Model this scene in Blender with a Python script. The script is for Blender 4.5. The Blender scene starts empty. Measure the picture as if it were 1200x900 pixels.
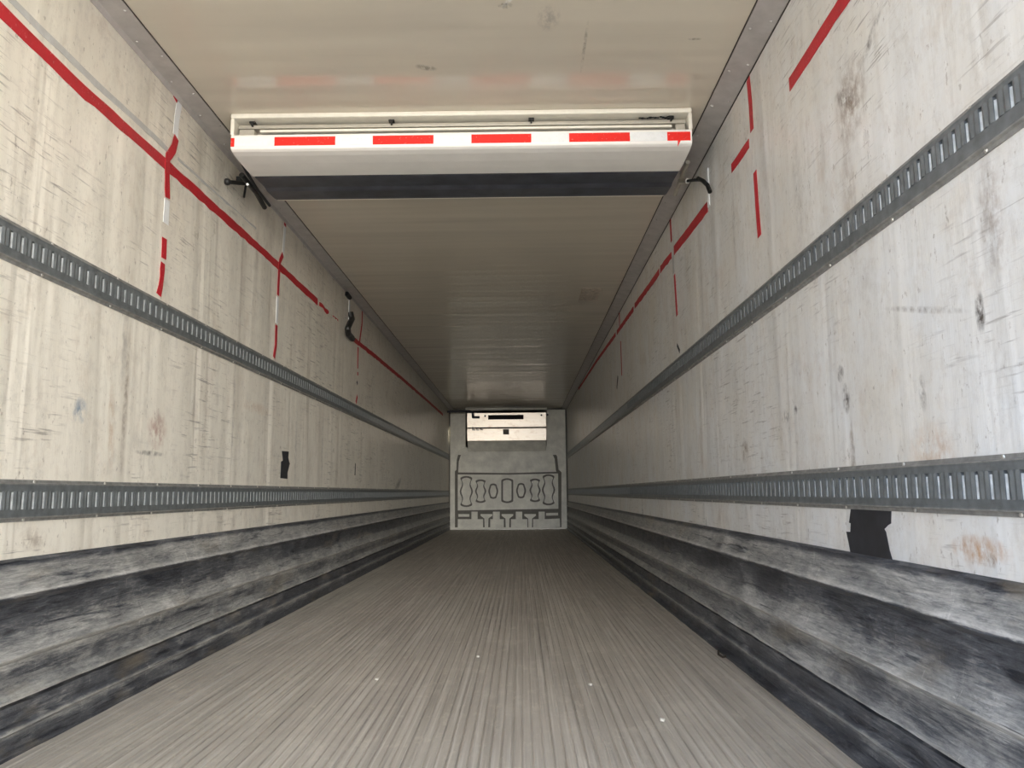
import bpy, bmesh, math, random
from mathutils import Vector, Matrix
random.seed(7)
S = bpy.context.scene
COL = S.collection

# ------------------------------------------------------------------ camera
FOC, PIT, YAW, ROL = 911.528, 0.13867, -0.01046, -0.00829
CZ = 0.75
XL, XR, H, D, Y0 = -1.5057, 0.9743, 2.51, 16.357, 0.25      # trailer box: left, right, ceiling, front wall, rear doorway
fwd = Vector((math.sin(YAW)*math.cos(PIT), math.cos(YAW)*math.cos(PIT), math.sin(PIT)))
rt0 = Vector((math.cos(YAW), -math.sin(YAW), 0)); up0 = rt0.cross(fwd)
rt = rt0*math.cos(ROL)+up0*math.sin(ROL); up = -rt0*math.sin(ROL)+up0*math.cos(ROL)
cam = bpy.data.cameras.new('camera'); co = bpy.data.objects.new('camera', cam); COL.objects.link(co)
cam.sensor_fit = 'HORIZONTAL'; cam.sensor_width = 36; cam.lens = 36*FOC/1200
cam.clip_start = .02; cam.clip_end = 500
m = Matrix((rt, up, -fwd)).transposed().to_4x4(); m.translation = (0, 0, CZ); co.matrix_world = m
S.camera = co

# ------------------------------------------------------------------ world, sun, exposure
S.view_settings.view_transform = 'Standard'; S.view_settings.look = 'None'
S.view_settings.gamma = 1; S.view_settings.use_curve_mapping = False
S.view_settings.exposure = 0.0
SKY, GLOW = 5.3, 7.2
w = bpy.data.worlds.new('sky'); S.world = w; w.use_nodes = True
nt = w.node_tree; nt.nodes.clear()
wo = nt.nodes.new('ShaderNodeOutputWorld'); bg = nt.nodes.new('ShaderNodeBackground')
tc = nt.nodes.new('ShaderNodeTexCoord'); sp = nt.nodes.new('ShaderNodeSeparateXYZ'); cr = nt.nodes.new('ShaderNodeValToRGB')
nt.links.new(tc.outputs['Generated'], sp.inputs[0]); nt.links.new(sp.outputs['Z'], cr.inputs[0])
cr.color_ramp.elements[0].position = 0.0; cr.color_ramp.elements[0].color = (1.0, .94, .84, 1)
cr.color_ramp.elements[1].position = .75; cr.color_ramp.elements[1].color = (.30, .40, .55, 1)
e = cr.color_ramp.elements.new(.25); e.color = (.66, .70, .74, 1)
# bright lobe added low in the sky behind the doors to light the interior
dp = nt.nodes.new('ShaderNodeVectorMath'); dp.operation = 'DOT_PRODUCT'; dp.inputs[1].default_value = Vector((.20, -1, .045)).normalized()
nt.links.new(tc.outputs['Generated'], dp.inputs[0])
pw = nt.nodes.new('ShaderNodeMath'); pw.operation = 'POWER'; mx = nt.nodes.new('ShaderNodeMath'); mx.operation = 'MAXIMUM'
nt.links.new(dp.outputs['Value'], mx.inputs[0]); mx.inputs[1].default_value = 0; nt.links.new(mx.outputs[0], pw.inputs[0]); pw.inputs[1].default_value = 30
ml = nt.nodes.new('ShaderNodeMath'); ml.operation = 'MULTIPLY_ADD'; nt.links.new(pw.outputs[0], ml.inputs[0]); ml.inputs[1].default_value = SKY*GLOW; ml.inputs[2].default_value = SKY
# blue added on the side away from the lobe, cooling the right wall
sd = nt.nodes.new('ShaderNodeMapRange'); nt.links.new(sp.outputs['X'], sd.inputs[0])
for i_, v_ in enumerate((.10, -.55, 0., 1.)): sd.inputs[1+i_].default_value = v_
bm_ = nt.nodes.new('ShaderNodeMix'); bm_.data_type = 'RGBA'; nt.links.new(sd.outputs[0], bm_.inputs[0]); nt.links.new(cr.outputs[0], bm_.inputs[6]); bm_.inputs[7].default_value = (.46, .60, .86, 1)
nt.links.new(bm_.outputs[2], bg.inputs[0]); nt.links.new(ml.outputs[0], bg.inputs[1])
nt.links.new(bg.outputs[0], wo.inputs[0])
sl = bpy.data.lights.new('sun', 'SUN'); sl.energy = 22; sl.angle = .01; sl.color = (1, .94, .84)
so = bpy.data.objects.new('sun', sl); COL.objects.link(so)
so.rotation_euler = Vector((-.35, -.62, -.9)).to_track_quat('-Z', 'Y').to_euler()
pl = bpy.data.lights.new('doorway_portal', 'AREA'); pl.shape = 'RECTANGLE'; pl.size = XR-XL; pl.size_y = H; pl.cycles.is_portal = True
po = bpy.data.objects.new('doorway_portal', pl); COL.objects.link(po)
po.location = ((XL+XR)/2, Y0, H/2); po.rotation_euler = Vector((0, 1, 0)).to_track_quat('-Z', 'Z').to_euler()

# ------------------------------------------------------------------ material helpers
class N:
    def __init__(s, name):
        s.m = bpy.data.materials.new(name); s.m.use_nodes = True; s.t = s.m.node_tree; s.b = s.t.nodes['Principled BSDF']
    def new(s, k, **kw):
        n = s.t.nodes.new(k)
        for a, v in kw.items(): setattr(n, a, v)
        return n
    def put(s, sock, v):
        if isinstance(v, bpy.types.NodeSocket): s.t.links.new(v, sock)
        elif isinstance(v, (tuple, list)): sock.default_value = tuple(v)+((1,) if len(v) == 3 and sock.type == 'RGBA' else ())
        else: sock.default_value = v
    def math(s, op, a, b=0., c=0., clamp=False):
        n = s.new('ShaderNodeMath', operation=op, use_clamp=clamp)
        for i, v in enumerate((a, b, c)): s.put(n.inputs[i], v)
        return n.outputs[0]
    def pos(s, scale=(1, 1, 1), rot=(0, 0, 0), loc=(0, 0, 0)):
        g = s.new('ShaderNodeTexCoord'); mp = s.new('ShaderNodeMapping')
        s.t.links.new(g.outputs['Object'], mp.inputs[0]); s.put(mp.inputs['Scale'], scale); s.put(mp.inputs['Rotation'], rot); s.put(mp.inputs['Location'], loc)
        return mp.outputs[0]
    def noise(s, scale, sc=(1, 1, 1), detail=5, rough=.6, rot=(0, 0, 0), dist=0, loc=(0, 0, 0)):
        n = s.new('ShaderNodeTexNoise'); s.put(n.inputs['Vector'], s.pos(sc, rot, loc)); s.put(n.inputs['Scale'], scale)
        s.put(n.inputs['Detail'], detail); s.put(n.inputs['Roughness'], rough); s.put(n.inputs['Distortion'], dist)
        return n.outputs['Fac']
    def xyz(s):
        g = s.new('ShaderNodeTexCoord'); q = s.new('ShaderNodeSeparateXYZ'); s.t.links.new(g.outputs['Object'], q.inputs[0]); return q.outputs
    def ramp(s, f, stops, interp='LINEAR'):
        r = s.new('ShaderNodeValToRGB'); r.color_ramp.interpolation = interp; s.put(r.inputs[0], f); el = r.color_ramp.elements
        while len(el) < len(stops): el.new(.5)
        for i, (p, c) in enumerate(stops):
            el[i].position = p; el[i].color = ((c, c, c) if isinstance(c, (int, float)) else tuple(c))+(1,)
        return r.outputs[0]
    def mr(s, v, a, b, c=0., d=1.):
        n = s.new('ShaderNodeMapRange'); n.clamp = True
        for i, q in enumerate((v, a, b, c, d)): s.put(n.inputs[i], q)
        return n.outputs[0]
    def mix(s, f, a, b, mode='MIX'):
        n = s.new('ShaderNodeMix', data_type='RGBA', blend_type=mode); s.put(n.inputs[0], f); s.put(n.inputs[6], a); s.put(n.inputs[7], b); return n.outputs[2]
    def bump(s, h, strength=.3, dist=.01, prev=None):
        n = s.new('ShaderNodeBump'); s.put(n.inputs['Height'], h); n.inputs['Strength'].default_value = strength; n.inputs['Distance'].default_value = dist
        if prev: s.t.links.new(prev, n.inputs['Normal'])
        return n.outputs[0]
    def done(s, col, rough=.6, metal=0., nrm=None, spec=.5):
        s.put(s.b.inputs['Base Color'], col); s.put(s.b.inputs['Roughness'], rough); s.put(s.b.inputs['Metallic'], metal)
        s.put(s.b.inputs['Specular IOR Level'], spec)
        if nrm: s.t.links.new(nrm, s.b.inputs['Normal'])
        return s.m
    def spot(s, u, v, cu, cv, ru, rv, ang=0., nz=None, amt=1.):
        # a soft edged stain centred on (cu, cv) in the plane of the panel
        a = s.math('SUBTRACT', u, cu); b = s.math('SUBTRACT', v, cv)
        c_, s_ = math.cos(ang), math.sin(ang)
        p = s.math('ADD', s.math('MULTIPLY', a, c_/ru), s.math('MULTIPLY', b, s_/ru))
        q = s.math('ADD', s.math('MULTIPLY', a, -s_/rv), s.math('MULTIPLY', b, c_/rv))
        r = s.math('ADD', s.math('MULTIPLY', p, p), s.math('MULTIPLY', q, q))
        f = s.math('SUBTRACT', 1., r, clamp=True)
        if nz is not None: f = s.math('MULTIPLY', f, nz)
        return s.math('MULTIPLY', f, amt, clamp=True)

def plain(name, c, rough=.6, metal=0., var=.15, scale=20, spec=.5, bump=.1):
    k = N(name); n = k.noise(scale)
    col = k.mix(k.mr(n, .3, .7), tuple(x*(1-var) for x in c), tuple(min(1, x*(1+var)) for x in c))
    return k.done(col, rough, metal, k.bump(n, bump, .002), spec)

# spots: (y, z, ry, rz, angle, colour, amount)
def wall_mat(name, base, warm, spots, dirt=1.):
    k = N(name); X = k.xyz(); u, v = X[1], X[2]
    streak = k.noise(1, (1, 6.5, .55), 4, .6, dist=.4)
    fine = k.noise(1, (1, 45, 3.2), 4, .65)
    blot = k.noise(2.0, (1, 1, .8), 8, .72, loc=(3, 1, 7))
    blot2 = k.noise(7, (1, 1, .6), 6, .75, loc=(9, 4, 1))
    c = k.mix(k.mr(blot, .35, .68), base, warm)
    c = k.mix(k.mr(streak, .5, .78, 0, .13*dirt), c, (.52, .47, .40))
    c = k.mix(k.mr(fine, .55, .8, 0, .10*dirt), c, (.42, .37, .30))
    c = k.mix(k.mr(blot2, .54, .72, 0, .42*dirt), c, (.50, .40, .31))
    c = k.mix(k.mr(k.noise(17, (1, 1, .7), 7, .8, loc=(7, 2, 5)), .50, .66, 0, .34*dirt), c, (.45, .41, .36))
    c = k.mix(k.mr(k.noise(55, (1, 1, .5), 4, .7, loc=(1, 6, 2)), .62, .70, 0, .6*dirt), c, (.28, .23, .18))
    # short dark scuffs at two slants, kept in patches
    msk = k.mr(k.noise(1.6, (1, 1, 1), 4, .6, loc=(5, 5, 5)), .46, .60)
    for a, l in ((.35, 0.), (-.25, 4.), (1.3, 9.)):
        sc = k.noise(1, (1, 5, 75), 3, .6, rot=(a, 0, 0), loc=(l, l, l))
        c = k.mix(k.math('MULTIPLY', k.mr(sc, .615, .70, 0, .55*dirt), msk), c, (.16, .13, .11))
    nz = k.mr(k.noise(38, (1, 1, .6), 4, .7), .38, .62)
    for (y, z, ry, rz, an, col, am) in spots:
        c = k.mix(k.spot(u, v, y, z, ry, rz, an, nz, am), c, col)
    # buckled sheet: broad upright ripples
    wv = k.noise(1, (1, 3.2, .25), 3, .5, loc=(2, 2, 2), dist=.6)
    b = k.bump(wv, .55, .035); b = k.bump(fine, .25, .004, b); b = k.bump(blot2, .2, .004, b)
    return k.done(c, k.mr(blot2, .3, .7, .26, .42), 0, b, .55)

BR = (.20, .13, .08); DK = (.07, .055, .045); OR = (.45, .24, .10); GY = (.33, .30, .27)
M = {}
M['wall_l'] = wall_mat('left_liner_sheet', (.83, .785, .685), (.79, .73, .63), [
    (2.63, 1.04, .05, .05, 0, (.18, .25, .33), .9), (2.93, 1.10, .02, .32, 0, BR, .6), (2.84, 1.0, .03, .18, .1, OR, .45),
    (3.2, 1.02, .10, .09, 0, (.35, .16, .12), .7), (3.15, .92, .15, .012, 0, DK, .8), (2.9, 1.32, .03, .16, 0, GY, .6),
    (2.42, .62, .08, .04, 0, BR, .5), (9.6, .86, .3, .06, .25, DK, 1.0), (4.4, 1.24, .3, .04, 0, OR, .35),
    (5.2, 1.05, .03, .4, 0, GY, .6), (5.9, 1.1, .03, .4, 0, GY, .6), (4.05, 1.2, .02, .3, 0, GY, .6)])
M['wall_r'] = wall_mat('right_liner_sheet', (.75, .755, .75), (.72, .68, .61), [
    (2.18, 1.90, .09, .03, .5, DK, 1.0), (2.15, 1.88, .12, .14, 0, BR, .75), (1.70, .62, .12, .035, 0, OR, .9),
    (1.66, .60, .02, .02, 0, BR, .9), (1.62, 1.12, .02, .05, 0, DK, 1.3), (2.32, 1.02, .03, .05, 0, DK, 1.1), (2.35, 1.10, .03, .03, 0, DK, 1.),
    (2.85, 1.02, .03, .03, 0, DK, 1.1), (2.75, 1.03, .02, .02, 0, DK, 1.1), (3.4, .92, .06, .06, 0, BR, .9),
    (1.85, 1.18, .22, .010, .25, GY, .9), (1.55, 1.3, .05, .16, 0, BR, .55), (1.88, .98, .02, .05, 0, DK, .8),
    (1.86, .82, .12, .10, 0, OR, .5), (2.2, 1.6, .05, .25, 0, BR, .4), (2.3, .85, .02, .12, 0, BR, .7),
    (2.0, 1.98, .10, .02, -.6, DK, .8), (2.6, 1.75, .05, .3, 0, GY, .5), (3.4, 1.9, .03, .3, 0, GY, .6)])
def ceil_mat():
    k = N('ceiling_sheet'); X = k.xyz()
    bl = k.noise(1.6, (1, 1, 1), 5, .6); cross = k.noise(1, (.9, 9, 1), 3, .5); fine = k.noise(1, (3, 50, 1), 3, .6)
    c = k.mix(k.mr(bl, .35, .68), (.67, .61, .50), (.63, .575, .48))
    c = k.mix(k.mr(cross, .52, .8, 0, .08), c, (.38, .33, .27)); c = k.mix(k.mr(fine, .6, .8, 0, .07), c, (.35, .3, .25))
    nz = k.mr(k.noise(45, (1, .4, 1), 4, .7), .4, .6)
    for x, y, rx, ry, an, col, am in ((-.38, 3.03, .05, .025, .35, DK, .7), (-.02, 2.58, .09, .012, -1.0, (.85, .83, .78), 1.), (-.04, 2.62, .03, .02, 0, DK, .9),
                                      (.12, 2.7, .05, .09, 0, GY, .6), (.27, 2.9, .008, .2, 0, DK, .5), (.70, 2.85, .03, .01, 0, DK, .5), (.36, 2.55, .02, .06, 0, GY, .7)):
        c = k.mix(k.spot(X[0], X[1], x, y, rx, ry, an, nz, am), c, col)
    b = k.bump(k.noise(1, (.3, 3.6, 1), 2, .5), .5, .03); b = k.bump(cross, .10, .004, b)
    return k.done(c, k.mr(bl, .3, .7, .13, .24), 0, b, .6)
M['ceiling'] = ceil_mat()
def floor_mat():
    k = N('worn_duct_floor')
    bl = k.noise(2.2, (1, .5, 1), 6, .7); ln = k.noise(1, (60, .8, 1), 4, .65); dust = k.noise(14, (1, .5, 1), 5, .75)
    rib = k.noise(1, (27, .25, 1), 2, .5, loc=(5, 5, 5)); c = k.mix(k.mr(bl, .32, .68), (.47, .42, .36), (.62, .56, .48))
    c = k.mix(k.mr(rib, .35, .65, .0, .45), c, (.33, .29, .24)); bl2 = k.noise(5, (1, .6, 1), 7, .75, loc=(4, 9, 2)); c = k.mix(k.mr(bl2, .52, .72, 0, .5), c, (.74, .67, .57))
    c = k.mix(k.mr(ln, .52, .64, 0, .8), c, (.66, .61, .54)); c = k.mix(k.mr(ln, .44, .28, 0, .45), c, (.14, .125, .11))
    c = k.mix(k.mr(dust, .56, .70, 0, .6), c, (.70, .64, .54))
    c = k.mix(k.mr(k.noise(60, detail=4), .66, .75, 0, .6), c, (.62, .58, .50))
    b = k.bump(dust, .4, .003)
    return k.done(c, k.mr(bl, .3, .7, .45, .65), .15, b, .5)
M['floor'] = floor_mat()
def scuff_mat():
    # worn kick plate: light on rubbed ridges and shade in undercuts painted by height, streaks running along the trailer
    k = N('scuffed_kick_plate'); X = k.xyz()
    st = k.noise(1, (1, 2.2, 30), 7, .75, dist=.8); fine = k.noise(1, (1, 9, 120), 6, .75, dist=.8); bl = k.noise(5.5, (1, .55, 1.5), 8, .78, loc=(2, 7, 3), dist=.4)
    scr = k.noise(1, (1, 14, 60), 5, .75, rot=(.5, 0, 0)); scr2 = k.noise(1, (1, 14, 60), 5, .75, rot=(-.35, 0, 0), loc=(4, 4, 4))
    up_ = k.noise(1, (1, 30, 5), 5, .75)
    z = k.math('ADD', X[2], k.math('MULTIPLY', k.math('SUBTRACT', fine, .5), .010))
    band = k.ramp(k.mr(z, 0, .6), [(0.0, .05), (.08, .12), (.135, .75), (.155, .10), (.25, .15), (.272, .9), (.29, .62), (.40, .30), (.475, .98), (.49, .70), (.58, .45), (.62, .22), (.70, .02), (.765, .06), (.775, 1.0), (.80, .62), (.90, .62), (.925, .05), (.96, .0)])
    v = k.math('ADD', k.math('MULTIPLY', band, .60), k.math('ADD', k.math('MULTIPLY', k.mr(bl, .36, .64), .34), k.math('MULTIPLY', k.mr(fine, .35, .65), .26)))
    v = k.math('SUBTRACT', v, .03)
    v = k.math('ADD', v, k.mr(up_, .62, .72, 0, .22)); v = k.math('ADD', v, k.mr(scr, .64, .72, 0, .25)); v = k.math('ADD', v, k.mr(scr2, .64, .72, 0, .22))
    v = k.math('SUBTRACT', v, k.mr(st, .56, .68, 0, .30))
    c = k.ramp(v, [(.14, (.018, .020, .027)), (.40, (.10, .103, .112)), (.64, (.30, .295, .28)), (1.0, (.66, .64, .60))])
    c = k.mix(k.mr(k.noise(3, (1, .6, 2), 5, .6, loc=(8, 1, 1)), .58, .75, 0, .45), c, (.36, .29, .19), 'MIX')
    c = k.mix(k.mr(k.noise(1, (1, 1.5, 90), 4, .6, dist=.3, loc=(3, 3, 3)), .66, .70, 0, .8), c, (.015, .015, .016))
    b = k.bump(fine, .45, .003); b = k.bump(bl, .4, .008, b)
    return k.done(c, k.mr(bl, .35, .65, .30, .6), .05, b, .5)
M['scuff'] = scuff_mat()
M['track'] = plain('galvanised_track', (.165, .178, .182), .42, .35, .25, 30, bump=.2)
M['track_lip'] = plain('galvanised_lip', (.27, .265, .25), .45, .3, .3, 30, bump=.2)
M['slot'] = plain('slot_web', (.46, .48, .48), .5, 0, .3, 40)
M['hole'] = plain('slot_hole', (.012, .012, .014), .9, 0, .1)
M['cove'] = plain('cove_strip_metal', (.52, .49, .47), .45, .25, .12, 12)
M['gap'] = plain('joint_sealant', (.05, .04, .032), .9)
def tape_mat(name, c, c2):
    k = N(name); n = k.noise(25, (1, 1, 1), 5, .7); n2 = k.noise(110, (1, 1, 1), 3, .6)
    cc = k.mix(k.mr(n, .45, .75, 0, .8), c, c2); cc = k.mix(k.mr(n2, .64, .74, 0, .5), cc, (.7, .55, .5))
    return k.done(cc, .5, 0, k.bump(n2, .15, .001), .4)
M['red'] = tape_mat('red_tape', (.50, .018, .028), (.36, .014, .02))
M['hired'] = tape_mat('reflective_red_tape', (.86, .02, .012), (.76, .02, .012))
M['white'] = tape_mat('white_tape', (.85, .86, .86), (.74, .76, .76))
M['greytape'] = tape_mat('grey_tape', (.50, .49, .47), (.62, .62, .60))
M['black'] = plain('black_tape', (.022, .022, .026), .6, 0, .3, 14, bump=.4)
M['cream'] = plain('cream_frame', (.84, .80, .70), .4, 0, .05)
M['rail'] = plain('rail_metal', (.50, .47, .40), .4, .3, .1)
M['shell'] = plain('white_shell', (.90, .87, .82), .42, 0, .04, 6)
M['rubber'] = plain('black_rubber', (.052, .056, .070), .42, 0, .45, 9, bump=.5)
M['blackmetal'] = plain('black_painted_metal', (.02, .02, .02), .45, .3, .2)
M['steel'] = plain('bare_steel', (.6, .58, .54), .35, .8, .1)
M['bulk'] = plain('moulded_bulkhead', (.88, .86, .77), .55, 0, .14, 6, bump=.2)
M['bulk_d'] = plain('bulkhead_recess', (.20, .19, .165), .8, 0, .1)
def unit_mat():
    k = N('evaporator_cover'); n = k.noise(3, (1, 1, 8), 4, .6); n2 = k.noise(9, (1, 1, 2), 6, .7)
    c = k.mix(n, (.86, .76, .63), (.94, .87, .78)); c = k.mix(k.mr(n2, .52, .7, 0, .5), c, (.62, .48, .36))
    return k.done(c, .40, .9, k.bump(n2, .15, .004))
M['unit'] = unit_mat()
M['asphalt'] = plain('concrete_yard', (.52, .48, .42), .9, 0, .2, 4)
M['outside'] = plain('trailer_skin', (.7, .7, .7), .5)
M['chip'] = plain('pale_debris', (.7, .66, .58), .8)
M['twig'] = plain('dark_twig', (.06, .045, .03), .8)

# ------------------------------------------------------------------ geometry helpers
def mk(name, bm, mats, parent=None, smooth=False, bevel=0, kind=None):
    bmesh.ops.recalc_face_normals(bm, faces=bm.faces)
    me = bpy.data.meshes.new(name); bm.to_mesh(me); bm.free()
    for q in (mats if isinstance(mats, (list, tuple)) else [mats]): me.materials.append(q)
    if smooth:
        for p in me.polygons: p.use_smooth = True
    o = bpy.data.objects.new(name, me); COL.objects.link(o)
    if parent: o.parent = parent; o.matrix_parent_inverse = Matrix.Translation(-Vector(parent.location))
    if bevel:
        b = o.modifiers.new('bevel', 'BEVEL'); b.width = bevel; b.segments = 2; b.limit_method = 'ANGLE'
    if kind: o['kind'] = kind
    return o
def tag(o, label, cat, group=None):
    o['label'] = label; o['category'] = cat
    if group: o['group'] = group
    return o
def thing(name, label, cat, loc, group=None):
    o = bpy.data.objects.new(name, None); COL.objects.link(o); o.location = loc; o.empty_display_size = .1
    return tag(o, label, cat, group)
def box(bm, a, b, mi=0):
    vs = [bm.verts.new((x, y, z)) for x in (a[0], b[0]) for y in (a[1], b[1]) for z in (a[2], b[2])]
    for f in ((0, 1, 3, 2), (4, 6, 7, 5), (0, 4, 5, 1), (2, 3, 7, 6), (0, 2, 6, 4), (1, 5, 7, 3)):
        bm.faces.new([vs[i] for i in f]).material_index = mi
def sweep(bm, prof, y0, y1, mi=0, closed=True, cuts=1):
    rings = []
    for i in range(cuts+1):
        y = y0+(y1-y0)*i/cuts; rings.append([bm.verts.new((p[0], y, p[1])) for p in prof])
    n = len(prof)
    for a, b in zip(rings, rings[1:]):
        for i in range(n if closed else n-1):
            j = (i+1) % n
            f = bm.faces.new((a[i], a[j], b[j], b[i])); f.material_index = mi[i] if isinstance(mi, list) else mi
    if closed:
        bm.faces.new(rings[0]); bm.faces.new(rings[-1])
def sweepx(bm, prof, x0, x1, mi=0):       # profile in (y, z) pulled along x
    a = [bm.verts.new((x0, p[0], p[1])) for p in prof]; b = [bm.verts.new((x1, p[0], p[1])) for p in prof]; n = len(prof)
    for i in range(n):
        j = (i+1) % n; bm.faces.new((a[i], a[j], b[j], b[i])).material_index = mi
    bm.faces.new(a); bm.faces.new(b)
def cyl(bm, p0, p1, r, seg=10, r2=None):
    p0, p1 = Vector(p0), Vector(p1); d = (p1-p0); q = d.to_track_quat('Z', 'Y'); r2 = r if r2 is None else r2
    A = []; B = []
    for i in range(seg):
        a = 2*math.pi*i/seg; v = Vector((math.cos(a), math.sin(a), 0))
        A.append(bm.verts.new(p0+q@(v*r))); B.append(bm.verts.new(p1+q@(v*r2)))
    for i in range(seg):
        j = (i+1) % seg; bm.faces.new((A[i], A[j], B[j], B[i]))
    bm.faces.new(A); bm.faces.new(B)
def tube(bm, pts, r, seg=8):
    for a, b in zip(pts, pts[1:]): cyl(bm, a, b, r, seg)
    for p in pts[1:-1]: bmesh.ops.create_icosphere(bm, subdivisions=1, radius=r, matrix=Matrix.Translation(p))
def dome(bm, c, n, r, seg=8, mi=0):
    q = Vector(n).to_track_quat('Z', 'Y'); c = Vector(c); rings = []
    for k_ in range(3):
        a = k_*math.pi/6; rings.append([bm.verts.new(c+q@Vector((math.cos(2*math.pi*i/seg)*r*math.cos(a), math.sin(2*math.pi*i/seg)*r*math.cos(a), r*.6*math.sin(a)))) for i in range(seg)])
    for a, b in zip(rings, rings[1:]):
        for i in range(seg): bm.faces.new((a[i], a[(i+1) % seg], b[(i+1) % seg], b[i])).material_index = mi
    bm.faces.new(rings[-1]).material_index = mi

# points on the real planes of the trailer, measured along sight lines
def ray(px, py): return fwd+rt*((px-600)/FOC)+up*((450-py)/FOC)
def onp(px, py, ax, v):
    d = ray(px, py); c = Vector((0, 0, CZ)); return c+d*((v-c[ax])/d[ax])
def LW(px, py, off=0): p = onp(px, py, 0, XL+off); return (p.y, p.z)
def RW(px, py, off=0): p = onp(px, py, 0, XR-off); return (p.y, p.z)
def FL(px, py): p = onp(px, py, 2, 0); return (p.x, p.y)
def CE(px, py): p = onp(px, py, 2, H); return (p.x, p.y)

# ------------------------------------------------------------------ setting
bm = bmesh.new(); box(bm, (-70, -70, -1.3), (70, 70, -1.2)); mk('ground', bm, M['asphalt'], kind='structure')
T = .08
bm = bmesh.new(); box(bm, (XL-T, Y0, -.15), (XL, D+T, H+T)); mk('wall_left', bm, M['wall_l'], kind='structure')
bm = bmesh.new(); box(bm, (XR, Y0, -.15), (XR+T, D+T, H+T)); mk('wall_right', bm, M['wall_r'], kind='structure')
bm = bmesh.new(); box(bm, (XL, Y0, H), (XR, D+T, H+T)); mk('ceiling', bm, M['ceiling'], kind='structure')
bm = bmesh.new(); box(bm, (XL, D, 0), (XR, D+T, H)); mk('wall_front', bm, M['bulk_d'], kind='structure')
# floor: lengthwise extruded ribs with narrow grooves
bm = bmesh.new(); prof = []; pitch = .0305; n = int((XR-XL)/pitch); pitch = (XR-XL)/n
for i in range(n):
    x = XL+i*pitch; g = .0032 if i % 8 else .0060
    prof += [(x, -.0045), (x+g, -.0045), (x+g+.0015, 0), (x+pitch-.0015, 0)]
    if i % 1 == 0: prof[-1:] = [(x+g+.005, .0006), (x+g+.0075, -.0005), (x+pitch-.007, -.0005), (x+pitch-.0045, .0006), (x+pitch-.0015, 0)]
prof += [(XR, -.0045), (XR, -.15), (XL, -.15)]
sweep(bm, prof, Y0, D); mk('floor', bm, M['floor'], kind='structure')

# ceiling coves
bm = bmesh.new()
sweep(bm, [(XL+.0005, H-.028), (XL+.004, H-.028), (XL+.012, H-.010), (XL+.092, H-.004), (XL+.094, H-.0005), (XL+.0005, H-.0005)], Y0, D)
y = 1.0
while y < D-.1:
    dome(bm, (XL+.028, y, H-.009), (0, 0, -1), .007); dome(bm, (XL+.075, y+.11, H-.005), (0, 0, -1), .007); y += .30
mk('trim_1', bm, M['cove'], kind='structure')
bm = bmesh.new()
sweep(bm, [(XR-.0005, H-.030), (XR-.005, H-.032), (XR-.100, H-.006), (XR-.101, H-.0005), (XR-.0005, H-.0005)], Y0, D)
y = .9
while y < D-.1:
    dome(bm, (XR-.024, y, H-.026), (-.26, 0, -1), .008); dome(bm, (XR-.082, y+.07, H-.011), (-.26, 0, -1), .008); y += .30
mk('trim_2', bm, M['cove'], kind='structure')
bm = bmesh.new(); sweep(bm, [(XL+.0945, H-.0005), (XL+.0945, H-.0025), (XL+.0985, H-.0025), (XL+.0985, H-.0005)], Y0, D); mk('trim_3', bm, M['gap'], kind='structure')
bm = bmesh.new(); sweep(bm, [(XR-.1015, H-.0005), (XR-.1015, H-.0055), (XR-.1045, H-.0055), (XR-.1045, H-.0005)], Y0, D)
sweep(bm, [(XR-.0005, H-.0305), (XR-.0035, H-.0325), (XR-.0035, H-.0365), (XR-.0005, H-.0365)], Y0, D); mk('trim_4', bm, M['gap'], kind='structure')

# kick plates along both walls
def kick(name, side, base):
    P = [(0, .568), (.012, .560), (.016, .50), (.032, .462), (.032, .457), (.014, .440), (.010, .35), (.020, .325), (.038, .292), (.038, .286), (.016, .268), (.012, .20),
         (.034, .172), (.034, .163), (.008, .161), (.008, .152), (.024, .148), (.026, .098), (.040, .088), (.040, .080), (.028, .070), (.028, .022), (base, .012), (base, .0005), (0, .0005)]
    X = (lambda d: XL+d+.0003) if side < 0 else (lambda d: XR-d-.0003)
    bm = bmesh.new(); rings = []; cuts = 160
    for i in range(cuts+1):
        y = Y0+(D-.02-Y0)*i/cuts; r = []
        for j, (d, z) in enumerate(P):
            dd = d; zz = z
            if 0 < d and j not in (0,): dd = max(.002, d+random.uniform(-.0022, .0022))
            if j in (1,): zz = z+random.uniform(-.006, .004)
            if 2 < j < 22: zz = z+random.uniform(-.0015, .0015)
            r.append(bm.verts.new((X(dd), y, zz)))
        rings.append(r)
    for a, b in zip(rings, rings[1:]):
        for i in range(len(P)):
            j = (i+1) % len(P); bm.faces.new((a[i], a[j], b[j], b[i]))
    bm.faces.new(rings[0]); bm.faces.new(rings[-1])
    return mk(name, bm, M['scuff'], kind='structure')
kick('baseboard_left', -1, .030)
kick('baseboard_right', 1, .052)

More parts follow.
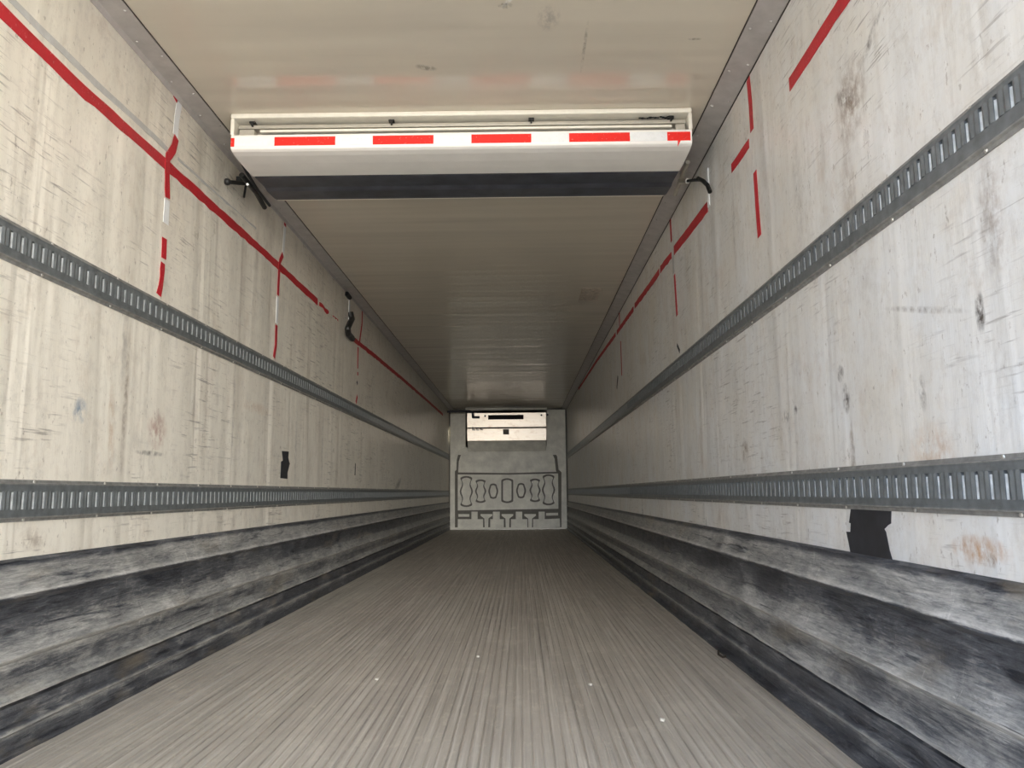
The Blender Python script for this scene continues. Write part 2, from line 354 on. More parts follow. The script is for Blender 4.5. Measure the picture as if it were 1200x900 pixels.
# ------------------------------------------------------------------ cargo tracks
def track(side, zc, label, ph, slot0, slot1, dot):
    X = (lambda d: XL+d+.0004) if side < 0 else (lambda d: XR-d-.0004)
    ya, yb = Y0+.05, D-.04
    t = thing('cargo_track', label, 'track', (X(0), (ya+yb)/2, zc), 'slotted cargo tracks along the walls')
    h = .0625
    def strip(bm, pts, y0=ya, y1=yb, mi=0):
        a = [bm.verts.new((X(d), y0, zc+z)) for d, z in pts]; b = [bm.verts.new((X(d), y1, zc+z)) for d, z in pts]
        for i in range(len(pts)-1): bm.faces.new((a[i], a[i+1], b[i+1], b[i])).material_index = mi
    for sgn, nm in ((1, 'upper_lip'), (-1, 'lower_lip')):
        bm = bmesh.new()
        sweep(bm, [(X(0), zc+sgn*h), (X(.003), zc+sgn*h), (X(.005), zc+sgn*(h-.009)), (X(.0125), zc+sgn*(h-.011)), (X(.0125), zc+sgn*(h-.014)), (X(0), zc+sgn*(h-.014))], ya, yb)
        mk(nm, bm, M['track_lip'], t)
    bm = bmesh.new(); p = .0508
    hi, lo = h-.014, -(h-.014)
    strip(bm, [(0, hi), (.0125, hi), (.0110, hi-.004), (.0115, slot1)]); strip(bm, [(.0115, slot0), (.0110, lo+.004), (.0125, lo), (0, lo)])
    sw = .0130; k0 = math.ceil((ya-ph)/p)+1; y = ph+k0*p; prev = ya
    def quad(a, b, c, d, mi=0): bm.faces.new([bm.verts.new(q) for q in (a, b, c, d)]).material_index = mi
    while y < yb-.05:
        s, e_ = y-sw/2, y+sw/2
        # rib between slots, gently crowned
        pts = [(prev, .0115), (prev+(s-prev)*.25, .0135), (prev+(s-prev)*.5, .0115), (prev+(s-prev)*.75, .0135), (s, .0115)]
        if y < 7:
            for (a, da), (b, db) in zip(pts, pts[1:]): quad((X(da), a, zc+slot0), (X(da), a, zc+slot1), (X(db), b, zc+slot1), (X(db), b, zc+slot0))
        else: quad((X(.0115), prev, zc+slot0), (X(.0115), prev, zc+slot1), (X(.0115), s, zc+slot1), (X(.0115), s, zc+slot0))
        zt = slot1-(.007 if side > 0 else .003)
        quad((X(.0015), s, zc+slot0), (X(.0015), s, zc+zt), (X(.009), e_, zc+zt), (X(.009), e_, zc+slot0), 1)
        quad((X(.0010), s, zc+zt), (X(.0010), s, zc+slot1), (X(.0010), e_, zc+slot1), (X(.0010), e_, zc+zt), 2)
        for yy in (s, e_): quad((X(.0115), yy, zc+slot0), (X(.0115), yy, zc+slot1), (X(.0008), yy, zc+slot1), (X(.0008), yy, zc+slot0))
        for zz in (slot0, slot1): quad((X(.0115), s, zc+zz), (X(.0115), e_, zc+zz), (X(.0008), e_, zc+zz), (X(.0008), s, zc+zz))
        prev = e_; y += p
    quad((X(.0115), prev, zc+slot0), (X(.0115), prev, zc+slot1), (X(.0115), yb, zc+slot1), (X(.0115), yb, zc+slot0))
    strip(bm, [(.0004, hi), (.0004, lo)])
    mk('slotted_channel', bm, [M['track'], M['slot'], M['hole']], t)
    bm = bmesh.new(); dome(bm, (0, 0, 0), (-side, 0, 0), .006); r0 = None
    y = 1.15
    me = None
    while y < 12:
        for s_ in (1, -1):
            if me is None:
                r = mk('rivet', bm, M['steel'], t); me = r.data
            else:
                r = bpy.data.objects.new('rivet', me); COL.objects.link(r); r.parent = t
            r.matrix_parent_inverse = Matrix.Identity(4); r.location = Vector((X(.0045), y+.02*s_, zc+s_*(h-.006)))-t.location
        y += .41
    return t
track(-1, 1.497, 'upper grey slotted steel cargo track on the left wall, below the red tape', 2.195, -.022, .030, True)
track(-1, .738, 'lower grey slotted steel cargo track on the left wall, above the black kick plate', 2.290, -.026, .028, False)
track(1, 1.500, 'upper grey slotted steel cargo track on the right wall, below the red tape', 1.435, -.016, .036, True)
track(1, .756, 'lower grey slotted steel cargo track on the right wall, meeting the black patch', 1.566, -.028, .030, True)

# ------------------------------------------------------------------ tapes and patches stuck on the walls
def slab(name, side, poly, mat, label, cat, th=.0016, group=None, off=.0004, parent=None):
    X = (lambda d: XL+d) if side < 0 else (lambda d: XR-d)
    bm = bmesh.new(); a = [bm.verts.new((X(off), y, z)) for y, z in poly]; b = [bm.verts.new((X(off+th), y, z)) for y, z in poly]; n = len(poly)
    for i in range(n): bm.faces.new((a[i], a[(i+1) % n], b[(i+1) % n], b[i]))
    fb = bm.faces.new(b); fa = bm.faces.new(a)
    bm.normal_update(); bmesh.ops.triangulate(bm, faces=[fa, fb], ngon_method='EAR_CLIP')
    o = mk(name, bm, mat, parent)
    return tag(o, label, cat, group) if label else o
def ribbon(name, side, px, width, mat, label, cat='tape', jag=.002, step=.06, group=None, off=.0004):
    f = LW if side < 0 else RW
    c = [Vector(f(*q)) for q in px]; pts = []
    for a, b in zip(c, c[1:]):
        k_ = max(1, int((b-a).length/step))
        for i in range(k_): pts.append((a+(b-a)*i/k_))
    pts.append(c[-1]); U = []; V = []
    for i, p in enumerate(pts):
        d = (pts[min(i+1, len(pts)-1)]-pts[max(i-1, 0)]); d = d.normalized() if d.length else Vector((1, 0)); nn = Vector((-d.y, d.x))
        U.append(p+nn*(width/2+random.uniform(-jag, jag*.3))); V.append(p-nn*(width/2+random.uniform(-jag*2, jag*.3)))
    return slab(name, side, U+V[::-1], mat, label, cat, group=group, off=off)
G1 = None
ribbon('red_tape', -1, [(-60, -48), (0, 12), (100, 109), (200, 198), (300, 288), (372, 354)], .053, M['red'], 'long red tape on the upper left wall, running from the top left corner', jag=.004)
ribbon('red_tape', -1, [(374, 356), (385, 367)], .040, M['red'], 'torn red tape end on left wall just before the small black hook', jag=.012, step=.05)
ribbon('red_tape', -1, [(390, 370), (396, 376)], .022, M['red'], 'tiny torn red scrap between the left tape end and the small black hook', jag=.008, step=.04)
ribbon('red_tape', -1, [(411, 395), (440, 418), (470, 443), (500, 469), (519, 486)], .050, M['red'], 'far red tape on the left wall, from the small black hook to the end', jag=.004)
ribbon('grey_tape', -1, [(-40, -52), (15, 2), (60, 47), (120, 105), (180, 160), (196, 176)], .028, M['greytape'], 'pale grey tape strip above the long red tape on the left wall', jag=.002)
ribbon('grey_tape', -1, [(208, 186), (260, 233), (300, 268)], .014, M['greytape'], 'thin grey residue strip above the red tape, beyond the nearest vertical tape', jag=.004)
v = .021
# nearest vertical run, left wall
ribbon('red_tape', -1, [(206.5, 111), (205, 117)], .042, M['red'], 'tiny dark red scrap at the ceiling above the nearest left vertical tape', jag=.002, step=.02)
ribbon('white_tape', -1, [(210, 119), (207, 138), (205, 159)], .050, M['white'], 'top white piece of the nearest vertical tape on the left wall')
ribbon('red_tape', -1, [(206, 161), (203, 174), (196, 184), (195, 200), (195.5, 232)], .046, M['red'], 'bent red tape crossing the long red tape on the left wall', step=.03, off=.0024)
ribbon('white_tape', -1, [(195.5, 234), (194, 262)], .050, M['white'], 'white piece of the nearest left vertical tape, below the long red tape')
ribbon('red_tape', -1, [(192.3, 279), (191.5, 303)], .046, M['red'], 'short red piece low in the nearest left vertical tape', step=.03)
ribbon('red_tape', -1, [(190.5, 308), (189, 325), (186, 346)], .046, M['red'], 'lowest red piece of the nearest left vertical tape, just above the upper track', jag=.005, step=.03)
# second vertical run
ribbon('red_tape', -1, [(334, 261), (333.8, 265)], .042, M['red'], 'dark red tip at the top of the second left vertical tape', step=.03)
ribbon('white_tape', -1, [(333.8, 266), (331.5, 297)], .042, M['white'], 'upper white piece of the second left vertical tape')
ribbon('red_tape', -1, [(331, 298), (327.5, 306), (326.5, 316)], .042, M['red'], 'short slanted red piece joining the second left vertical tape to the long one', step=.03, off=.0024)
ribbon('red_tape', -1, [(327, 317), (325.5, 346)], .042, M['red'], 'red piece of the second left vertical tape, below the long red tape')
ribbon('white_tape', -1, [(325.2, 348), (324, 379)], .042, M['white'], 'lower white piece of the second left vertical tape')
ribbon('red_tape', -1, [(323.8, 381), (323, 405), (320.8, 419)], .042, M['red'], 'lowest red piece of the second left vertical tape, touching the upper track')
# third
ribbon('red_tape', -1, [(424.5, 361), (424, 380), (421, 402)], .042, M['red'], 'thin red vertical tape above the far red tape, right of the small black hook')
ribbon('red_tape', -1, [(419.5, 407), (419, 432)], .042, M['red'], 'thin dark red vertical tape hanging below the far red tape', jag=.006)
ribbon('red_tape', -1, [(419, 436), (419, 440)], .042, M['red'], 'tiny red scrap under the third left vertical tape')
ribbon('red_tape', -1, [(418.5, 447), (418, 450)], .042, M['black'], 'tiny dark scrap under the third left vertical tape')
ribbon('red_tape', -1, [(418.5, 464), (417, 472)], .042, M['red'], 'last red scrap of the third left vertical tape, at the upper track')
# right wall
ribbon('red_tape', 1, [(1020, -45), (988, 2), (925.5, 100)], .055, M['red'], 'nearest red tape on the right wall, cut off by the top of the picture', jag=.002)
ribbon('red_tape', 1, [(878, 168), (857.5, 198)], .045, M['red'], 'short slanted red tape on the right wall, alone between two red tapes', jag=.002)
ribbon('red_tape', 1, [(829.5, 242), (810, 268), (790, 294)], .062, M['red'], 'red tape on the right wall starting under the black hook', jag=.003)
ribbon('red_tape', 1, [(787, 299), (774, 316)], .055, M['red'], 'short red tape beside the torn gap, second beyond the black hook', jag=.006)
ribbon('red_tape', 1, [(772.5, 319), (757, 341), (744, 359)], .052, M['red'], 'red tape on the right wall, third piece beyond the black hook', jag=.004)
ribbon('red_tape', 1, [(742.5, 362), (723, 390)], .050, M['red'], 'red tape on the right wall, fourth piece beyond the black hook', jag=.004)
ribbon('red_tape', 1, [(721.5, 392), (700, 422), (678, 456)], .046, M['red'], 'farthest red tape on the right wall, running to the front end', jag=.003)
ribbon('red_tape', 1, [(877, 92), (879.5, 120), (881.5, 153)], .042, M['red'], 'thin vertical red tape at the ceiling, above the short slanted tape', jag=.001)
ribbon('red_tape', 1, [(885, 201), (887.5, 240), (890.3, 277)], .042, M['red'], 'thin vertical red tape on bare right wall, beside the short slanted tape', jag=.001)
ribbon('red_tape', 1, [(785.5, 254), (787, 283)], .042, M['red'], 'thin vertical red tape at the ceiling above the torn gap, right wall', jag=.002)
ribbon('white_tape', 1, [(789, 300), (790, 320)], .05, M['greytape'], 'pale tape piece crossing the torn gap in the right red tape', jag=.006, off=.0024)
ribbon('red_tape', 1, [(790.5, 322), (793.5, 370)], .042, M['red'], 'thin vertical red tape below the torn gap, right wall', jag=.002)
ribbon('red_tape', 1, [(725.8, 361), (726.2, 382)], .042, M['red'], 'thin dark vertical tape at the ceiling on the far right wall')
ribbon('red_tape', 1, [(727.5, 400), (728.8, 440)], .042, M['red'], 'thin faded vertical tape below the far red tape, right wall')
ribbon('black_tape', 1, [(793.7, 404), (796.8, 412)], .026, M['black'], 'small black tape scrap above the upper right track', step=.03)
ribbon('black_tape', 1, [(724.2, 441), (723, 455)], .05, M['black'], 'small black tape piece on the far right wall above the track', jag=.008)
ribbon('black_tape', -1, [(416.3, 543), (415.8, 557)], .032, M['black'], 'small black tape piece on the far left wall above the lower track', jag=.004)
Q = lambda f, pts, ox, oy, s: [f(ox+x/s, oy+y/s) for x, y in pts]
slab('black_tape', -1, Q(LW, [(1100, 495), (1127, 497), (1125, 522), (1131, 545), (1122, 580), (1122, 604), (1094, 601), (1097, 537), (1104, 532)], 0, 380, 3.333), M['black'], 'ragged black tape strip on the left wall above the lower track', 'tape')
slab('black_patch', 1, Q(RW, [(286, 186), (345, 197), (430, 186), (520, 192), (637, 207), (634, 325), (608, 340), (575, 375), (590, 400), (604, 470), (622, 560), (652, 664), (470, 640), (288, 622), (266, 500), (244, 398), (280, 400), (284, 325), (268, 318), (276, 260)], 960, 570, 7.5), M['black'], 'ragged black patch on the right wall between lower track and kick plate', 'patch', th=.002)

# ------------------------------------------------------------------ white housing under the ceiling
HX0, HX1 = -1.335, .808
hz = H-.0005
t = thing('ceiling_housing', 'long white housing under the ceiling with red and white tape and black rubber', 'housing', ((HX0+HX1)/2, 3.7, hz))
bm = bmesh.new()   # rounded shell
prof = [(3.404, 2.405), (3.400, 2.400), (3.400, 2.346), (3.406, 2.336), (3.422, 2.330), (3.46, 2.326), (3.54, 2.324), (3.62, 2.325), (3.70, 2.328), (3.70, 2.350), (3.45, 2.350), (3.44, 2.405)]
sweepx(bm, prof, HX0+.004, HX1-.004); mk('shell', bm, M['shell'], t, bevel=.003)
bm = bmesh.new()   # outer frame: top bar and the two upright ends
box(bm, (HX0, 3.398, 2.486), (HX1, 3.49, hz)); box(bm, (HX0, 3.398, 2.404), (HX0+.018, 3.49, 2.486)); box(bm, (HX1-.018, 3.398, 2.404), (HX1, 3.49, 2.486))
mk('frame', bm, M['cream'], t, bevel=.006)
for xa, xb in ((HX0, HX0+.012), (HX1-.006, HX1)):
    bm = bmesh.new(); sweepx(bm, [(3.491, 2.351), (3.491, hz), (4.06, hz), (4.06, 2.37), (3.71, 2.351)], xa, xb); mk('end_plate', bm, M['rail'], t, bevel=.002)
bm = bmesh.new(); box(bm, (HX0+.02, 3.495, 2.405), (HX1-.02, 3.505, 2.487)); mk('inner_panel', bm, M['rail'], t)
bm = bmesh.new(); box(bm, (HX0+.02, 3.445, 2.456), (HX1-.02, 3.494, 2.474)); mk('upper_rail', bm, M['rail'], t, bevel=.003)
bm = bmesh.new(); box(bm, (HX0+.13, 3.425, 2.428), (HX1-.09, 3.494, 2.440)); mk('lower_rail', bm, M['cream'], t, bevel=.002)
bm = bmesh.new(); box(bm, (HX0+.13, 3.445, 2.4065), (HX1-.09, 3.490, 2.4185)); mk('shadow_strip', bm, M['rubber'], t)  # dark strip standing in for the shade under the lower rail
for xa, xb in ((HX0+.035, HX0+.105), (HX1-.075, HX1-.03)):
    bm = bmesh.new(); box(bm, (xa, 3.42, 2.4065), (xb, 3.490, 2.440)); mk('end_block', bm, M['rail'], t, bevel=.003)
def hx(px): return onp(px, 160, 1, 3.400).x
for k_, (a, b) in enumerate(((322, 393), (437, 508), (552.5, 622.5), (667, 738), (782, 809))):
    x0, x1 = hx(a), min(hx(b), HX1-.008)
    bm = bmesh.new(); box(bm, (x0, 3.3975, 2.348), (x1, 3.3998, 2.390)); mk('red_reflector', bm, M['hired'], t)
bm = bmesh.new(); sweepx(bm, [(3.398, 2.346), (3.398, 2.388), (3.3998, 2.388), (3.3998, 2.346)], HX0+.006, HX0+.022); mk('red_reflector', bm, M['hired'], t)
for a, b in ((276, 321.5), (393.5, 436.5), (508.5, 552), (623, 666.5), (738.5, 781.5)):
    bm = bmesh.new(); box(bm, (max(hx(a), HX0+.024), 3.3978, 2.348), (hx(b), 3.3998, 2.392)); mk('white_reflector', bm, M['white'], t)
bm = bmesh.new(); v_ = [bm.verts.new(p) for p in ((hx(794), 3.3970, 2.348), (hx(797.5), 3.3970, 2.348), (hx(794.5), 3.413, 2.325))]
v2 = [bm.verts.new(p) for p in ((hx(794), 3.3986, 2.348), (hx(797.5), 3.3986, 2.348), (hx(794.5), 3.4146, 2.326))]
bm.faces.new(v_); bm.faces.new(v2)
for i in range(3): bm.faces.new((v_[i], v_[(i+1) % 3], v2[(i+1) % 3], v2[i]))
mk('torn_tape', bm, M['hired'], t)
bm = bmesh.new(); sweepx(bm, [(3.703, 2.332), (3.72, 2.328), (3.86, 2.336), (3.90, 2.329), (4.02, 2.338), (4.06, 2.345), (4.06, 2.369), (3.71, 2.350), (3.703, 2.350)], HX0+.012, HX1-.006)
mk('rubber_strip', bm, M['rubber'], t, bevel=.004)
bm = bmesh.new(); box(bm, (HX0+.014, 4.061, 2.349), (HX1-.014, 4.08, hz)); mk('rear_panel', bm, M['cream'], t)
for px in (292, 457, 623, 789):
    x = hx(px)
    bm = bmesh.new(); box(bm, (x-.013, 3.43, 2.477), (x+.013, 3.494, 2.4855)); box(bm, (x-.004, 3.430, 2.462), (x+.004, 3.441, 2.477)); mk('clip', bm, M['blackmetal'], t)
random.seed(3)
bm = bmesh.new()
for i in range(13):
    x = hx(752+i*3.1); r = random.uniform(.004, .008); bmesh.ops.create_icosphere(bm, subdivisions=1, radius=r, matrix=Matrix.Translation((x, 3.43+random.uniform(0, .01), 2.480+random.uniform(-.003, .001)))@Matrix.Diagonal((1.5, 1, .7, 1)))
mk('grease_spots', bm, M['blackmetal'], t)

# ------------------------------------------------------------------ latches and hooks
def P3(px, py, side, off): return onp(px, py, 0, XL+off if side < 0 else XR-off)
t = thing('roof_latch', 'black latch arm with strap on the left wall beside the white housing', 'latch', P3(268, 213, -1, 0)[:])
bm = bmesh.new(); tube(bm, [P3(265, 213, -1, .012), P3(275, 214, -1, .03), P3(287, 215, -1, .055)], .011); box(bm, P3(281, 211, -1, .035)-Vector((.012, .02, .012)), P3(281, 211, -1, .035)+Vector((.012, .03, .012))); bmesh.ops.create_icosphere(bm, subdivisions=2, radius=.019, matrix=Matrix.Translation(P3(266.5, 213, -1, .014))); mk('arm', bm, M['blackmetal'], t)
bm = bmesh.new(); a = P3(283, 205, -1, .09); b = P3(300, 225, -1, .09); tube(bm, [a, (a+b)/2+Vector((.008, 0, -.01)), b, P3(310, 243, -1, .05)], .014); mk('bracket', bm, M['blackmetal'], t)
bm = bmesh.new(); tube(bm, [P3(275, 178, -1, .105), P3(283, 190, -1, .12), P3(291, 205, -1, .125), P3(302, 223, -1, .12), P3(316, 241, -1, .10)], .008); mk('strap', bm, M['black'], t)
bm = bmesh.new(); cyl(bm, P3(290, 216, -1, .10), P3(290, 216, -1, .118), .006); mk('bolt', bm, M['steel'], t)
bm = bmesh.new(); tube(bm, [P3(288, 218, -1, .05), P3(287, 224, -1, .03), P3(286, 231, -1, .012)], .006); mk('spring', bm, M['blackmetal'], t)
t = thing('wall_hook', 'black hook with white strap on the right wall beside the white housing', 'hook', P3(828, 218, 1, 0)[:])
bm = bmesh.new(); tube(bm, [P3(806, 212, 1, .085), P3(814, 211, 1, .06), P3(822, 211, 1, .03)], .008); mk('arm', bm, M['blackmetal'], t)
bm = bmesh.new(); tube(bm, [P3(818, 209, 1, .04), P3(824, 212, 1, .03), P3(829, 217, 1, .022), P3(832, 225, 1, .018)], .011); mk('hook', bm, M['blackmetal'], t)
bm = bmesh.new(); cyl(bm, P3(797, 212.5, 1, .10), P3(806, 212, 1, .085), .014, 12); mk('bolt', bm, M['steel'], t)
bm = bmesh.new(); box(bm, (XR-.006, RW(829.5, 200)[0]-.017, RW(830, 244)[1]), (XR-.0006, RW(829.5, 200)[0]+.017, RW(829, 199)[1])); mk('strap', bm, M['white'], t)
bm = bmesh.new(); a = P3(806, 190, 1, .09); b = P3(791, 228, 1, .09); tube(bm, [a, b], .012); mk('bracket', bm, M['rail'], t)
t = thing('wall_hook', 'small black hook on the far left wall between two red tapes', 'hook', P3(408, 385, -1, 0)[:])
bm = bmesh.new(); tube(bm, [P3(410.5, 366, -1, .015), P3(412.5, 374, -1, .03), P3(410, 379, -1, .04), P3(407.5, 385, -1, .04), P3(408, 391, -1, .03), P3(413, 397, -1, .02)], .026); mk('hook', bm, M['blackmetal'], t)
bm = bmesh.new(); tube(bm, [P3(406, 344, -1, .012), P3(410, 349, -1, .02)], .02); mk('upper_catch', bm, M['blackmetal'], t)
bm = bmesh.new(); y, z = LW(409, 358); box(bm, (XL+.0006, y-.02, LW(409, 392)[1]), (XL+.006, y+.02, LW(409, 348)[1])); mk('strap', bm, M['white'], t)

# ceiling patch
x, y = CE(691, 345); bm = bmesh.new(); box(bm, (x-.085, y-.22, H-.006), (x+.085, y+.22, H-.0005)); box(bm, (x-.05, y-.13, H-.008), (x+.05, y+.13, H-.006))
tag(mk('ceiling_patch', bm, [plain('patch_plate', (.52, .45, .37), .6, 0, .3, 30)], bevel=.003), 'small brownish rectangular plate on the ceiling beyond the white housing', 'plate')

# ------------------------------------------------------------------ front bulkhead (far end)
def BK(px, py, Y): p = onp(px, py, 1, Y); return (p.x, p.z)
def plate(name, outlines, yf, th, mat, parent, bevel=.004):
    cu = bpy.data.curves.new(name, 'CURVE'); cu.dimensions = '2D'; cu.fill_mode = 'BOTH'; cu.extrude = th/2
    for o_ in outlines:
        s_ = cu.splines.new('POLY'); s_.points.add(len(o_)-1); s_.use_cyclic_u = True
        for i, (x, z) in enumerate(o_): s_.points[i].co = (x, z, 0, 1)
    tmp = bpy.data.objects.new(name, cu); COL.objects.link(tmp); bpy.context.view_layer.update()
    me = bpy.data.meshes.new_from_object(tmp.evaluated_get(bpy.context.evaluated_depsgraph_get())); bpy.data.objects.remove(tmp)
    me.transform(Matrix.Translation((0, yf+th/2, 0))@Matrix.Rotation(math.pi/2, 4, 'X'))
    me.materials.clear(); me.materials.append(mat); me.name = name
    o = bpy.data.objects.new(name, me); COL.objects.link(o)
    if parent: o.parent = parent; o.matrix_parent_inverse = Matrix.Translation(-Vector(parent.location))
    return o
YB = D-.10
t = thing('front_bulkhead', 'moulded grey bulkhead with raised pads covering the far end of the trailer', 'bulkhead', (-.28, D-.05, .0))
def C2(px, py): return BK(500+px/5, 460+py/5, YB)
x0, x1 = XL+.035, XR-.035
plate('back_sheet', [[(x0, .002), (x1, .002), (x1, H-.04), (x0, H-.04)]], D-.06, .055, M['bulk'], t)
# dark backing sheet that colours in the recess shade behind the gaps
plate('groove_backing', [[C2(165, 325+40), C2(790, 325+40), C2(790, 790), C2(165, 790)]], D-.075, .014, M['bulk_d'], t)
arch = [(165, 800), (165, 470), (180, 455), (182, 400), (195, 350), (235, 330), (235, 300), (698, 290), (698, 325), (735, 335), (758, 380), (766, 455), (783, 470), (783, 795)]
frame = [(128, 115), (806, 100), (825, 800), (140, 805)]
fr = [(x0, .004), (x1, .004), (x1, H-.045), (x0, H-.045)]
plate('outer_frame', [fr, [C2(a, b) for a, b in [(160, 803), (160, 468), (174, 452), (176, 396), (189, 343), (228, 322), (228, 60), (704, 60), (704, 317), (741, 328), (765, 376), (773, 451), (790, 466), (790, 798)]]], YB, .05, M['bulk'], t)
def lobes(cx, cy, hh, ww, nl):       # scalloped pad outline
    pts = []; n_ = 40
    for i in range(n_):
        a = 2*math.pi*i/n_; y = math.sin(a)*hh; xw = ww*(1 if abs(math.cos(a)) > .5 else abs(math.cos(a))/.5)
        if nl: xw *= .80+.20*math.cos(2*math.pi*nl*(y/(2*hh)+.5)+math.pi)*-1 if False else .82+.18*math.cos(2*math.pi*nl*(y/(2*hh)))
        pts.append((cx+math.copysign(xw, math.cos(a)), cy+y))
    return pts
pads = [(232, 580, 84, 32, 2), (316, 578, 62, 26, 2), (390, 578, 38, 22, 1), (472, 575, 66, 28, 0), (553, 575, 38, 22, 1), (635, 573, 62, 26, 2), (714, 570, 84, 32, 2)]
holes = [lobes(a, b, c+7, d+7, e) for a, b, c, d, e in pads]
Cv = lambda pts: [C2(a, b) for a, b in pts]
plate('upper_panel', [Cv([(185, 468), (185, 458), (188, 404), (204, 354), (240, 338), (238, 290), (696, 280), (696, 328), (728, 342), (750, 388), (757, 455), (760, 464), (480, 472)])], YB, .05, M['bulk'], t)
plate('pad_panel', [Cv([(182, 480), (480, 481), (770, 474), (772, 681), (182, 691)])]+[Cv(h) for h in holes], YB, .05, M['bulk'], t)
for a, b, c, d, e in pads: plate('pad', [Cv(lobes(a, b, c-3, d-3, e))], YB-.006, .062, M['bulk'], t)
# foot: blocks separated by T shaped drain channels
def foot(pts): plate('foot_block', [Cv(pts)], YB, .06, M['bulk'], t)
foot([(182, 742), (262, 742), (262, 698), (298, 698), (298, 742), (330, 742), (330, 792), (182, 796)])
foot([(372, 742), (388, 742), (388, 698), (428, 698), (428, 742), (452, 742), (452, 792), (372, 792)])
foot([(494, 742), (522, 742), (522, 698), (560, 698), (560, 742), (590, 742), (590, 792), (494, 792)])
foot([(624, 742), (656, 742), (656, 698), (692, 698), (692, 742), (780, 738), (782, 788), (624, 792)])
for cx in (350, 473, 606):
    foot([(cx-10, 796), (cx-12, 738), (cx-34, 722), (cx-34, 712), (cx+34, 712), (cx+34, 722), (cx+12, 738), (cx+10, 796)])
foot([(186, 728), (186, 712), (250, 712), (250, 728)]); foot([(700, 722), (700, 706), (770, 704), (770, 720)])

# refrigeration unit above the bulkhead
YU = D-.42
def U(px, py, Y=YU): return BK(px, py, Y)
ul, ur = U(547, 500)[0], U(640.5, 500)[0]; zt, zb_ = U(590, 483.5)[1], U(590, 516.5)[1]
t = thing('refrigeration_unit', 'bright metal refrigeration unit with black slot high on the far bulkhead', 'refrigeration unit', ((ul+ur)/2, YU+.2, zb_))
lean = .085; zs_ = zb_+(zt-zb_)*.46
yy = lambda z: YU+(zt-z)*lean*1.0
bm = bmesh.new(); sweepx(bm, [(yy(zt), zt), (yy(zs_+.01), zs_+.01), (D-.112, zs_+.01), (D-.112, zt)], ul, ur); mk('upper_cover', bm, M['unit'], t, bevel=.008)
bm = bmesh.new(); sweepx(bm, [(yy(zs_-.008), zs_-.008), (yy(zb_), zb_), (D-.112, zb_), (D-.112, zs_-.008)], ul, ur); mk('lower_cover', bm, M['unit'], t, bevel=.008)
bm = bmesh.new(); sweepx(bm, [(yy(zb_)+.02, zb_-.004), (D-.14, zb_-.20), (D-.112, zb_-.20), (D-.112, zb_-.004)], ul+.01, ur-.01); mk('air_scoop', bm, M['bulk'], t, bevel=.006)
sx0, sx1 = U(572, 490)[0], U(613.5, 490)[0]; sz0, sz1 = U(590, 491.5)[1], U(590, 486.3)[1]
bm = bmesh.new(); sweepx(bm, [(yy(sz1)-.006, sz1), (yy(sz0)-.006, sz0), (yy(sz0)+.01, sz0), (yy(sz1)+.01, sz1)], sx0, sx1); mk('vent_slot', bm, M['hole'], t)
lx0, lx1 = U(589.5, 505)[0], U(596.5, 505)[0]; lz0, lz1 = U(590, 509)[1], U(590, 502.8)[1]
bm = bmesh.new(); sweepx(bm, [(yy(lz1)-.006, lz1), (yy(lz0)-.006, lz0), (yy(lz0)+.006, lz0), (yy(lz1)+.006, lz1)], lx0, lx1); mk('rating_plate', bm, M['bulk_d'], t)
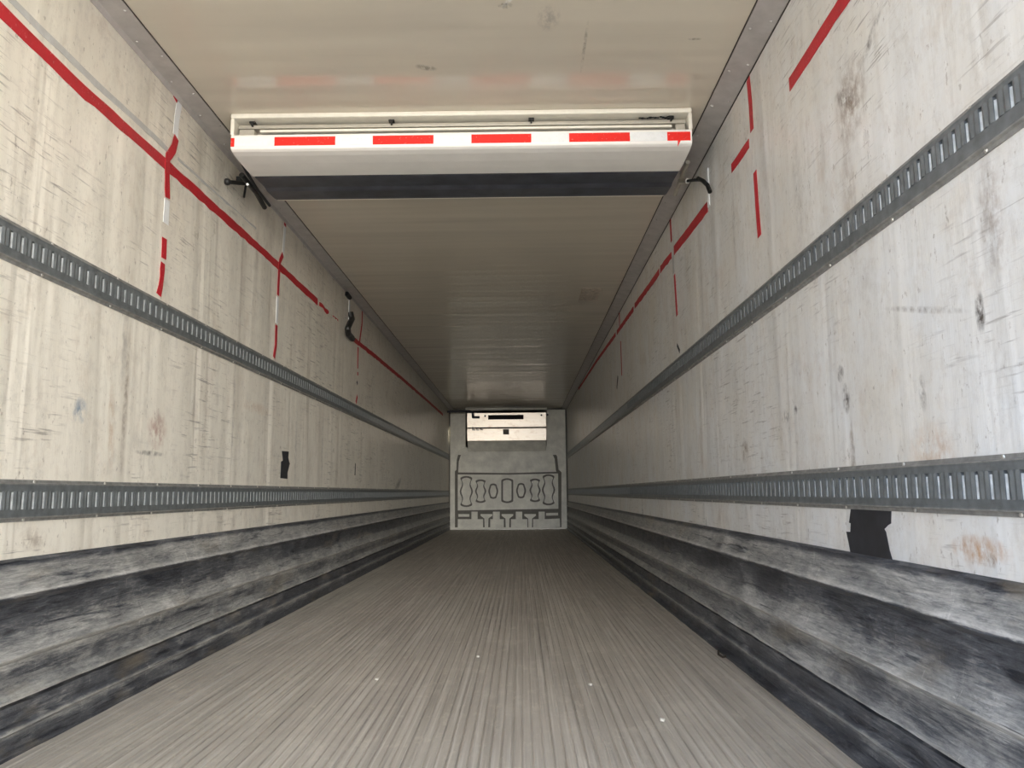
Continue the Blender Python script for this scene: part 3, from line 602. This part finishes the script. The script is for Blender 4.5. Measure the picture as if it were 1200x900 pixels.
for a, b, c, d in ((553.3, 554.6, 500, 504), (553.3, 557, 502.8, 504), (558, 559.2, 501.5, 504), (559.2, 561.5, 502.9, 504), (562.6, 564, 500.8, 503.8), (564, 566, 502.4, 503.8)):
    xa, xb = U(a, 500)[0], U(b, 500)[0]; za, zb2 = U(590, d)[1], U(590, c)[1]
    bm = bmesh.new(); sweepx(bm, [(yy(zb2)-.004, zb2), (yy(za)-.004, za), (yy(za)+.004, za), (yy(zb2)+.004, zb2)], xa, xb); mk('marking', bm, M['bulk_d'], t)
for px, py in ((568.5, 487.5), (634.5, 486.5), (641.8, 486)):
    x, z = U(px, py); bm = bmesh.new(); cyl(bm, (x, yy(z)-.006, z), (x, yy(z)+.01, z), .02); mk('bolt', bm, M['blackmetal'], t)
bm = bmesh.new(); pts = [Vector((U(a, b, YU-.03)[0], YU-.03, U(a, b, YU-.03)[1])) for a, b in ((513, 482.6), (530, 482.3), (550, 482.0), (554, 483.5), (554.3, 489), (562, 489))]
tube(bm, pts, .024); tag(mk('drain_hose', bm, M['rubber']), 'black hose running from the left wall into the refrigeration unit', 'hose')
pts = None

# ------------------------------------------------------------------ litter on the floor
def chip(px, py, r, label, seed):
    random.seed(seed); x, y = FL(px, py); bm = bmesh.new(); n_ = 7
    P_ = [(x+math.cos(i*2*math.pi/n_)*r*random.uniform(.5, 1.2), y+math.sin(i*2*math.pi/n_)*r*random.uniform(.7, 1.5)) for i in range(n_)]
    a = [bm.verts.new((p[0], p[1], .0008)) for p in P_]; b = [bm.verts.new((p[0], p[1], .004+random.uniform(0, .004))) for p in P_]
    for i in range(n_): bm.faces.new((a[i], a[(i+1) % n_], b[(i+1) % n_], b[i]))
    f1 = bm.faces.new(a); f2 = bm.faces.new(b); bmesh.ops.triangulate(bm, faces=[f1, f2])
    tag(mk('paper_scrap', bm, M['chip']), label, 'scrap', 'pale scraps lying on the floor')
chip(692, 803, .011, 'pale scrap on the floor right of centre, behind the nearest right scrap', 1)
chip(776, 845, .008, 'pale scrap nearest the camera, on the right part of the floor', 2)
chip(560, 770, .010, 'pale scrap on the floor left of centre, the farthest away', 3)
chip(442, 797, .009, 'pale scrap on the left part of the floor', 4)
bm = bmesh.new(); c0 = [Vector((*FL(a, b), .008)) for a, b in ((842, 765), (842, 769), (847, 772), (852, 771), (856, 770))]
tube(bm, c0, .005, 6); tag(mk('twig', bm, M['twig']), 'thin dark curved twig on the floor by the right kick plate', 'twig')
